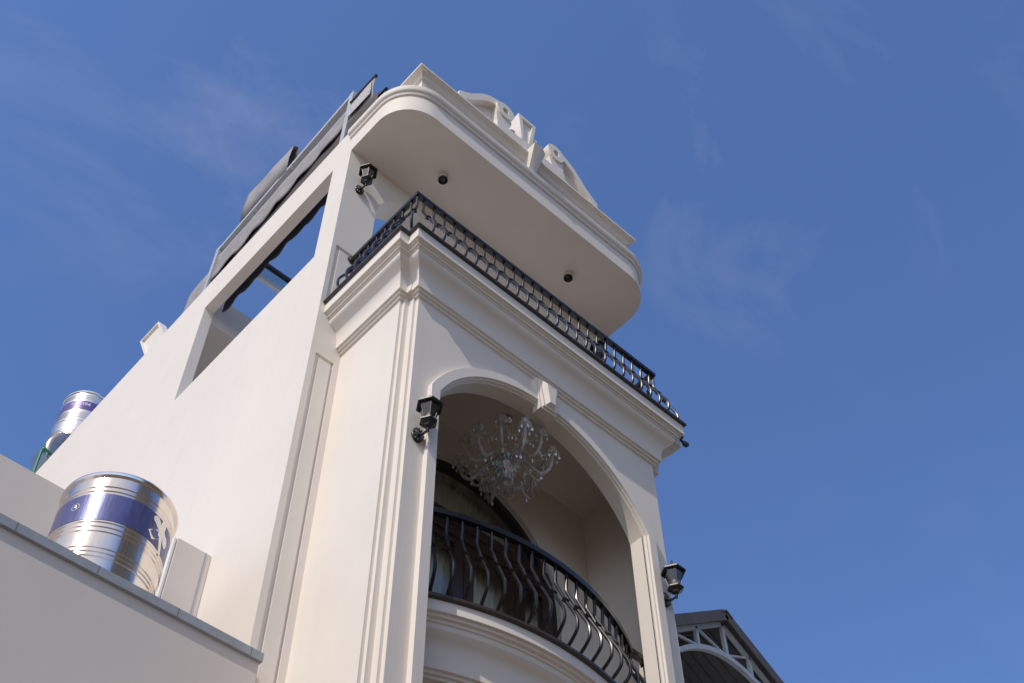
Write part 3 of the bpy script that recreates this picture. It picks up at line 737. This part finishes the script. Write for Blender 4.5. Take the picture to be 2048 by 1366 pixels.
tk = thing('water_tank', 'mirror-bright steel water tank with blue label band behind the coping', 'water tank', (*TC, 7.9), 'steel roof water tanks')
bm = NB(); lathe(bm, tank_profile(TR, 8.25, 10.08, [(8.52, 8.57, 8.62), (8.80, 8.85, 8.90), (9.04, 9.09, 9.14), (9.33, 9.385, 9.44), (9.83, 9.885)]), (*TC, 0), 96)
finish('tank_body', bm, STEEL, tk, angle=22)
bm = NB()
for k in range(4):
    a = pi/4+k*pi/2; bar_box(bm, (TC[0]+.4*cos(a), TC[1]+.4*sin(a), 7.9), (TC[0]+.42*cos(a), TC[1]+.42*sin(a), 8.26), 0.04, 0.04, (0, 1, 0))
finish('stand', bm, GALV, tk)
bm = NB(); lathe(bm, [(TR+0.001, 9.462), (TR+0.0035, 9.463), (TR+0.0035, 9.79), (TR+0.001, 9.791)], (*TC, 0), 96, cap=False)
lb = finish('label_band', bm, BLUE, tk)
aF = atan2(-6.75-TC[1], -4.87-TC[0])       # towards the street corner
def thick(p, q, w0, w1):
    d = (q[0]-p[0], q[1]-p[1]); l = math.hypot(*d); n = (-d[1]/l, d[0]/l)
    return [(p[0]+n[0]*w0, p[1]+n[1]*w0), (p[0]-n[0]*w0, p[1]-n[1]*w0), (q[0]-n[0]*w1, q[1]-n[1]*w1), (q[0]+n[0]*w1, q[1]+n[1]*w1)]
def circ(x, y, rx, ry, n=14): return [(x+rx*cos(2*pi*i/n), y+ry*sin(2*pi*i/n)) for i in range(n)]
bm = NB()
glyph = [thick((0.01, 0.14), (0.0, -0.03), 0.032, 0.036), thick((0.0, 0.01), (-0.115, -0.085), 0.04, 0.042), thick((0.01, -0.02), (0.045, -0.155), 0.024, 0.020), circ(0.045, -0.155, 0.02, 0.02),
         thick((-0.02, 0.045), (-0.085, 0.095), 0.03, 0.038), circ(-0.085, 0.095, 0.038, 0.038), circ(0.085, -0.005, 0.04, 0.055), thick((0.0, 0.05), (0.085, 0.0), 0.04, 0.035)]
on_cyl(bm, glyph, TC, TR+0.0035, aF+0.86, 9.625, 1.15)
finish('label_character', bm, SILV, lb, smooth=False)
bm = NB()
ringm = []
for i in range(20):
    t0, t1 = 2*pi*i/20, 2*pi*(i+1)/20
    ringm.append([(0.05*cos(t0), 0.05*sin(t0)), (0.05*cos(t1), 0.05*sin(t1)), (0.043*cos(t1), 0.043*sin(t1)), (0.043*cos(t0), 0.043*sin(t0))])
on_cyl(bm, ringm, TC, TR+0.0035, aF-0.80, 9.65, 0.85, 0.002)
finish('label_ring', bm, SILV, lb, smooth=False)
text_on_cyl('R', TC, TR+0.0, aF-0.80, 9.626, 0.068, SILV, lb, 'label_letter')
# far tank on the high roof
T2, R2 = (0.212, 12.283), 0.55
t2 = thing('water_tank', 'white-glinting steel water tank peeking over the sloping roofline, purple label', 'water tank', (*T2, 20.98), 'steel roof water tanks')
bm = NB(); lathe(bm, tank_profile(R2, 21.0, 22.58, [(21.15, 21.2, 21.25, 21.3), (21.62,), (21.72, 21.77, 21.82, 21.87), (22.33, 22.38, 22.43)]), (*T2, 0), 80)
finish('tank_body', bm, STEELD, t2, angle=22)
bm = NB(); lathe(bm, [(R2+0.001, 21.97), (R2+0.0035, 21.971), (R2+0.0035, 22.24), (R2+0.001, 22.241)], (*T2, 0), 80, cap=False)
lb2 = finish('label_band', bm, mat('purple_label_film', (0.13, 0.10, 0.30), 0.35, metal=0.3), t2)
aG = atan2(-6.75-T2[1], -4.87-T2[0])
text_on_cyl('SUS 304', T2, R2, aG-0.42, 22.10, 0.125, WHITE, lb2, 'label_text')
text_on_cyl('1200', T2, R2, aG+0.42, 22.09, 0.14, WHITE, lb2, 'label_text')
bm = NB(); on_cyl(bm, [[(-0.06, -0.04), (0.06, -0.04), (0.02, 0.04), (-0.02, 0.04)]], T2, R2+0.0035, aG+0.22, 22.03, 0.9); finish('label_mark', bm, WHITE, lb2, smooth=False)
bm = NB(); box(bm, -0.3, 0.9, 11.7, 12.9, 20.9, 20.98); box(bm, -0.2, 0.8, 11.9, 12.8, 18.84, 20.9); finish('tank_plinth', bm, WALL, house)
dr = thing('steel_drum', 'dull steel drum lying below the far tank at the roof edge', 'drum', (-0.02, 12.0, 20.15))
bm = NB(); lathe(bm, [(0.0, 0.0), (0.30, 0.015), (0.54, 0.02), (0.59, 0.0), (0.62, -0.03), (0.62, -0.6), (0.0, -0.6)], (0.08, 11.42, 20.22), 48, tfm=Matrix.Rotation(pi/2, 4, 'X'), cap=False)
finish('shell', bm, mat('grey_drum_steel', (0.34, 0.33, 0.33), 0.35, metal=0.9, bump=0.1, bscale=9, var=0.2), dr, angle=40)
bm = NB(); lathe(bm, [(0.12, 0.0), (0.12, 0.03), (0.09, 0.04), (0.06, 0.04), (0.06, 0.10), (0.0, 0.10)], (-0.16, 11.41, 20.40), 16, tfm=Matrix.Rotation(pi/2, 4, 'X'), cap=False)
finish('outlet_cap', bm, BLACKM, dr)
gp = NB(); tube(gp, smoothpath([(-0.40, 11.40, 19.95), (-0.54, 11.36, 19.93), (-0.60, 11.34, 19.84), (-0.57, 11.34, 19.2), (-0.54, 11.34, 18.4)], 4), 0.028, 10)
bmesh.ops.create_icosphere(gp, subdivisions=2, radius=0.06, matrix=Matrix.Translation((-0.565, 11.35, 19.90)))
tag(finish('water_pipe', gp, GREEN), 'green plastic water pipe with elbow dropping from the steel drum', 'pipe')

# ------------------------------------------------------------------ roof awnings and their frame
fr = thing('pergola', 'galvanised square-tube pergola frame standing along the roof edge', 'pergola', (-0.45, 3.8, 19.1))
bm = NB(); bar_box(bm, (-0.45, 1.86, 19.0), (-0.45, 1.86, 21.35), 0.11, 0.11, (1, 0, 0)); finish('post', bm, GALV, fr, smooth=False)
bm = NB(); bar_box(bm, (-0.45, 5.74, 18.95), (-0.45, 5.74, 20.86), 0.11, 0.11, (1, 0, 0)); finish('post', bm, GALV, fr, smooth=False)
bm = NB(); bar_box(bm, (-0.45, 1.915, 21.28), (-0.45, 5.70, 20.80), 0.10, 0.10, (0, 0, 1)); finish('beam', bm, GALV, fr, smooth=False)
for (x, y, z) in ((-0.45, 1.86, 21.30), (-0.45, 5.74, 20.80)):
    bm = NB(); bar_box(bm, (x+0.055, y, z), (3.5, y, z+0.1), 0.09, 0.09, (0, 0, 1)); finish('beam', bm, GALV, fr, smooth=False)
def cloth(name, lab, outline, x, m, wav=0.008, th=0.012, n=8, seed=1):
    """hanging strip given as (y, top z, bottom z) stations, rippled in x, with thickness"""
    rnd = random.Random(seed); bm = NB(); rows = 6; V = []
    for i, (y, zt, zb) in enumerate(outline):
        col_ = []
        for k in range(rows+1):
            t = k/rows; xx = x+wav*sin(y*9+seed)*(0.3+t)+wav*0.6*sin(7*t+y*3)
            col_.append(bm.verts.new((xx, y+0.01*sin(5*t+i), zt+(zb-zt)*t)))
        V.append(col_)
    for i in range(len(V)-1):
        for k in range(rows): bm.faces.new((V[i][k], V[i+1][k], V[i+1][k+1], V[i][k+1]))
    o = finish(name, bm, m, angle=60)
    md = o.modifiers.new('cloth_thickness', 'SOLIDIFY'); md.thickness = th
    return tag(o, lab, 'awning', 'grey roof awnings')
def stations(y0, y1, zt0, zt1, zb0, zb1, n, scal=0.0, k=5):
    res = []
    for i in range(n+1):
        t = i/n; zb = zb0+(zb1-zb0)*t
        if scal: zb += -scal*abs(sin(pi*k*t))+scal*0.5
        res.append((y0+(y1-y0)*t, zt0+(zt1-zt0)*t, zb))
    return res
def folded(name, lab, y0, y1, z0, z1, xs, zoff, mats):
    """accordion stack of cloth leaves, tops on dark rods"""
    g = thing(name, lab, 'awning', (-0.4, (y0+y1)/2, z0), 'grey roof awnings')
    bm = NB(); n = 14
    rings = []
    for i in range(n+1):
        y = y0+(y1-y0)*i/n; ring = []
        for j, (x, zz) in enumerate(xs_z):
            ring.append((x+0.005*sin(y*8+j), y, zz+0.008*sin(y*5+2*j)))
        rings.append(ring)
    sweep(bm, rings, closed_profile=False, caps=False)
    o = finish('cloth', bm, mats, g, angle=50); md = o.modifiers.new('cloth_thickness', 'SOLIDIFY'); md.thickness = 0.012
    return g
# front folded awning by the canopy
xs_z = [(-0.50, 20.86), (-0.50, 20.5), (-0.47, 20.12), (-0.40, 19.95), (-0.32, 20.2), (-0.26, 20.7), (-0.18, 20.25), (-0.10, 19.9), (0.0, 20.2), (0.06, 20.55), (0.16, 20.0), (0.3, 19.6), (0.4, 20.0), (0.44, 20.25)]
fa = folded('folded_awning', 'grey accordion-folded awning with speckled mesh panel beside the front post', 1.16, 1.80, 20, 21, xs_z, 0, FABRIC)
bm = NB(); prism(bm, [(1.19, 20.24), (1.79, 20.26), (1.78, 20.62), (1.21, 20.74)], -0.525, -0.517, YZ); finish('mesh_panel', bm, MESHF, fa, smooth=False)
for x, z in ((-0.50, 20.87), (-0.26, 20.71), (0.06, 20.56), (0.44, 20.26)):
    bm = NB(); tube(bm, [(x, 1.12, z), (x, 1.82, z)], 0.03, 8); finish('rod', bm, BLACKM, fa)
# rolled awning on top of the beam
xs_z = [(-0.50, 21.02), (-0.52, 21.5), (-0.50, 22.0), (-0.40, 22.08), (-0.33, 21.7), (-0.27, 21.3), (-0.20, 21.7), (-0.14, 21.9), (-0.05, 21.4), (0.05, 21.2), (0.10, 21.6), (0.2, 21.2)]
ra = folded('folded_awning', 'tall grey folded awning bundled above the middle of the beam', 3.70, 5.12, 21, 22, xs_z, 0, FABRIC)
bm = NB(); tube(bm, [(-0.36, 3.62, 21.12), (-0.36, 5.2, 20.98)], 0.045, 8); finish('rod', bm, BLACKM, ra)
# scalloped strip hanging below the beam
cloth('awning_valance', 'long grey awning strip with scalloped hem sagging between the posts', stations(1.95, 5.70, 20.86, 20.52, 20.27, 19.72, 60, 0.07, 6), -0.462, FABRIC, seed=2)
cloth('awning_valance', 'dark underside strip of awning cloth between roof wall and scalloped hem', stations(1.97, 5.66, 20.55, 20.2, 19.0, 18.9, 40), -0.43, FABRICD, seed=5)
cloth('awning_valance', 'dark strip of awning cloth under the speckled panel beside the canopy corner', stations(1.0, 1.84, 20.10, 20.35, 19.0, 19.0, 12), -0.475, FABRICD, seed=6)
cloth('awning_valance', 'grey awning corner piece left of the rear post', [(5.80, 20.42, 19.0), (6.1, 20.44, 19.0), (6.4, 20.42, 19.0), (6.62, 20.36, 19.0), (6.66, 20.2, 19.0)], -0.42, FABRIC, seed=9)
cloth('awning_valance', 'scalloped awning hem, its shade coloured dark, hanging inside the long side opening', stations(2.0, 5.15, 18.9, 18.75, 18.40, 18.34, 60, 0.10, 7), -0.30, FABRICD, seed=7)
# vent box on the roof
vb = thing('roof_box', 'small white framed box standing on the roofline left of the long opening', 'roof box', (-0.4, 8.15, 19.0))
lean = lambda y, z: y-(20.75-z)*0.578
def lpoly(y0, y1, z0, z1): return [(lean(y0, z0), z0), (lean(y1, z0), z0), (lean(y1, z1), z1), (lean(y0, z1), z1)]
bm = NB(); prism(bm, lpoly(7.87, 8.42, 18.9, 20.60), -0.38, -0.25, YZ); finish('panel', bm, WALL, vb, smooth=False)
bm = NB(); prism(bm, lpoly(8.42, 8.47, 18.9, 20.75), -0.42, -0.25, YZ); prism(bm, lpoly(7.82, 7.87, 18.9, 20.75), -0.42, -0.25, YZ); prism(bm, lpoly(7.87, 8.42, 20.70, 20.75), -0.42, -0.25, YZ)
finish('frame', bm, TRIM, vb, smooth=False)
# glass and steel canopy bar seen through the side opening
gb = thing('glass_roof_panel', 'glass roof strip on a dark steel bar seen through the side opening', 'glass roof', (2, 4.3, 18.6))
bm = NB(); box(bm, -0.3, 4.6, 4.05, 4.11, 18.64, 18.72); finish('bar', bm, BLACK, gb)
bm = NB(); box(bm, -0.3, 4.6, 4.11, 4.36, 18.715, 18.73); finish('pane', bm, pane_glass('roof_glass', (0.8, 0.86, 0.84), 1.0), gb)

# ------------------------------------------------------------------ gabled metal roof on the right
gr = thing('gabled_roof', 'open gabled metal roof with white arched truss right of the house', 'roof', (7.75, 4, 11))
AX, AY, AZT = 7.75, 2.0, 14.50; HWD = 2.3; SLP = 0.66
bm = NB()
def gable(bm, x0, x1, y0, y1, th, zoff):
    def zz(x): return AZT+zoff-SLP*abs(x-AX)
    prism(bm, [(AX-x1, zz(AX-x1)), (AX, zz(AX)), (AX+x1, zz(AX+x1)), (AX+x1, zz(AX+x1)-th), (AX, zz(AX)-th), (AX-x1, zz(AX-x1)-th)], y0, y1, XZ)
n = 56; rings = []
for yy in (AY-0.12, AY+7):
    ring = []
    for i in range(-n, n+1):
        x = AX+HWD*i/n; ring.append((x, yy, AZT-SLP*abs(x-AX)+0.0))
    rings.append(ring)
sweep(bm, rings, closed_profile=False, caps=False)
o = finish('roof_sheet', bm, SHEET, gr, smooth=False); md = o.modifiers.new('sheet_thickness', 'SOLIDIFY'); md.thickness = 0.012
bm = NB()
for k in range(40):
    for s in (-1, 1):
        yy = AY+0.15+0.165*k
        bar_box(bm, (AX, yy, AZT-0.025), (AX+s*HWD, yy, AZT-0.025-SLP*HWD), 0.02, 0.03)
tag(finish('roof_ribs', bm, SHEET, gr, smooth=False))
bm = NB()
for s in (-1, 1): bar_box(bm, (AX, AY-0.13, AZT-0.05), (AX+s*HWD, AY-0.13, AZT-0.05-SLP*HWD), 0.02, 0.18)
finish('verge_trim', bm, SHEET, gr, smooth=False)
bm = NB(); prism(bm, [(AX-0.13, AZT-0.06), (AX, AZT+0.035), (AX+0.13, AZT-0.06), (AX+0.13, AZT-0.085), (AX, AZT+0.01), (AX-0.13, AZT-0.085)], AY-0.16, AY+7, XZ)
finish('ridge_cap', bm, SHEET, gr, smooth=False)
def rz(x): return AZT-0.16-SLP*abs(x-AX)
def az(x): return 13.68-((x-AX)**2)*0.36
for s in (-1, 1):
    bm = NB(); bar_box(bm, (AX, AY, rz(AX)), (AX+s*HWD, AY, rz(AX+HWD)), 0.06, 0.07); finish('top_chord', bm, TRUSSP, gr, smooth=False)
bm = NB(); bp_ = [(AX+2.1*i/20, AY, az(AX+2.1*i/20)) for i in range(-20, 21)]
rings = [[(x, y+dy, z+dz) for dy, dz in ((-0.035, -0.045), (0.035, -0.045), (0.035, 0.045), (-0.035, 0.045))] for x, y, z in bp_]
sweep(bm, rings); finish('arched_chord', bm, TRUSSP, gr, angle=20)
for dx in (0, -0.68, 0.55, -1.35, 1.2):
    x = AX+dx; bm = NB(); bar_box(bm, (x, AY, az(x)), (x, AY, rz(x)), 0.055, 0.06, (0, 1, 0)); finish('web_bar', bm, TRUSSP, gr, smooth=False)
for xa, za, xb, zb in ((AX-0.66, rz(AX-0.66), AX-0.02, az(AX)+0.03), (AX-1.33, rz(AX-1.33), AX-0.70, az(AX-0.68)+0.03), (AX+0.03, az(AX)+0.06, AX+0.55, rz(AX+0.55)), (AX+0.57, az(AX+.57)+.05, AX+1.2, rz(AX+1.2))):
    bm = NB(); bar_box(bm, (xa, AY, za), (xb, AY, zb), 0.03, 0.032, (0, 1, 0)); finish('web_bar', bm, TRUSSP, gr, smooth=False)
for y in (AY+0.9, AY+2.2):
    for s in (-1,):
        bm = NB(); bar_box(bm, (AX-2, y, rz(AX-2)-0.0), (AX, y, rz(AX)), 0.06, 0.06); finish('purlin', bm, BLACKM, gr, smooth=False)
bm = NB()
for x in (AX-2.2, AX+2.2): box(bm, x-0.05, x+0.05, AY-0.05, AY+0.05, 8, az(AX+2.1)+0.1)
finish('post', bm, TRUSSP, gr, smooth=False)
bm = NB(); box(bm, AX-2.6, AX+2.6, 1.6, 9.2, 0, 10.2); finish('house_wall', bm, GREYW, gr, smooth=False)
# little black stub at the right end of the cornice
bm = NB(); bar_box(bm, (4.35, -0.30, 14.06), (4.42, -0.30, 14.07), 0.06, 0.05); bar_box(bm, (4.28, -0.30, 14.09), (4.35, -0.30, 14.065), 0.03, 0.03)
tag(finish('drain_spout', bm, BLACKM), 'small black drain spout at the right end of the cornice', 'spout')

# added unseen houses across the street: tank reflections, less low sky on the front
def across(name, lab, x0, x1, y, h, m):
    g = thing(name, lab, 'house', ((x0+x1)/2, y-3, 0))
    bm = NB(); box(bm, x0, x1, y-7, y, 0, h); finish('wall', bm, m, g, smooth=False)
    bm = NB(); box(bm, x0-0.1, x1+0.1, y-7.1, y+0.25, h, h+0.3); finish('roof_edge', bm, GREYW, g, smooth=False)
    n = max(1, int((x1-x0)/3))
    for f_ in range(int(h//3.3)):
        for k in range(n):
            xw = x0+0.5+k*(x1-x0-0.6)/n; bm = NB(); box(bm, xw, xw+1.1, y, y+0.04, f_*3.3+0.9, f_*3.3+2.5); finish('window', bm, FRAMEB, g, smooth=False)
BR = mat('brown_facade_paint', (0.42, 0.30, 0.20), 0.7, var=0.15, vscale=1.0); YE = mat('ochre_facade_paint', (0.60, 0.45, 0.27), 0.7, var=0.15, vscale=1.0)
across('added_house', 'unseen brown house added across the street for the tank to mirror', -9.5, -4.2, -17.5, 11.5, BR)
across('added_house', 'unseen ochre house added across the street for the tank to mirror', -4.1, -2.3, -17.5, 9.6, YE)

across('added_block', 'unseen tall tan block added for tank reflections and less low sky light', -2.2, 16.0, -19.0, 33.0, BR)
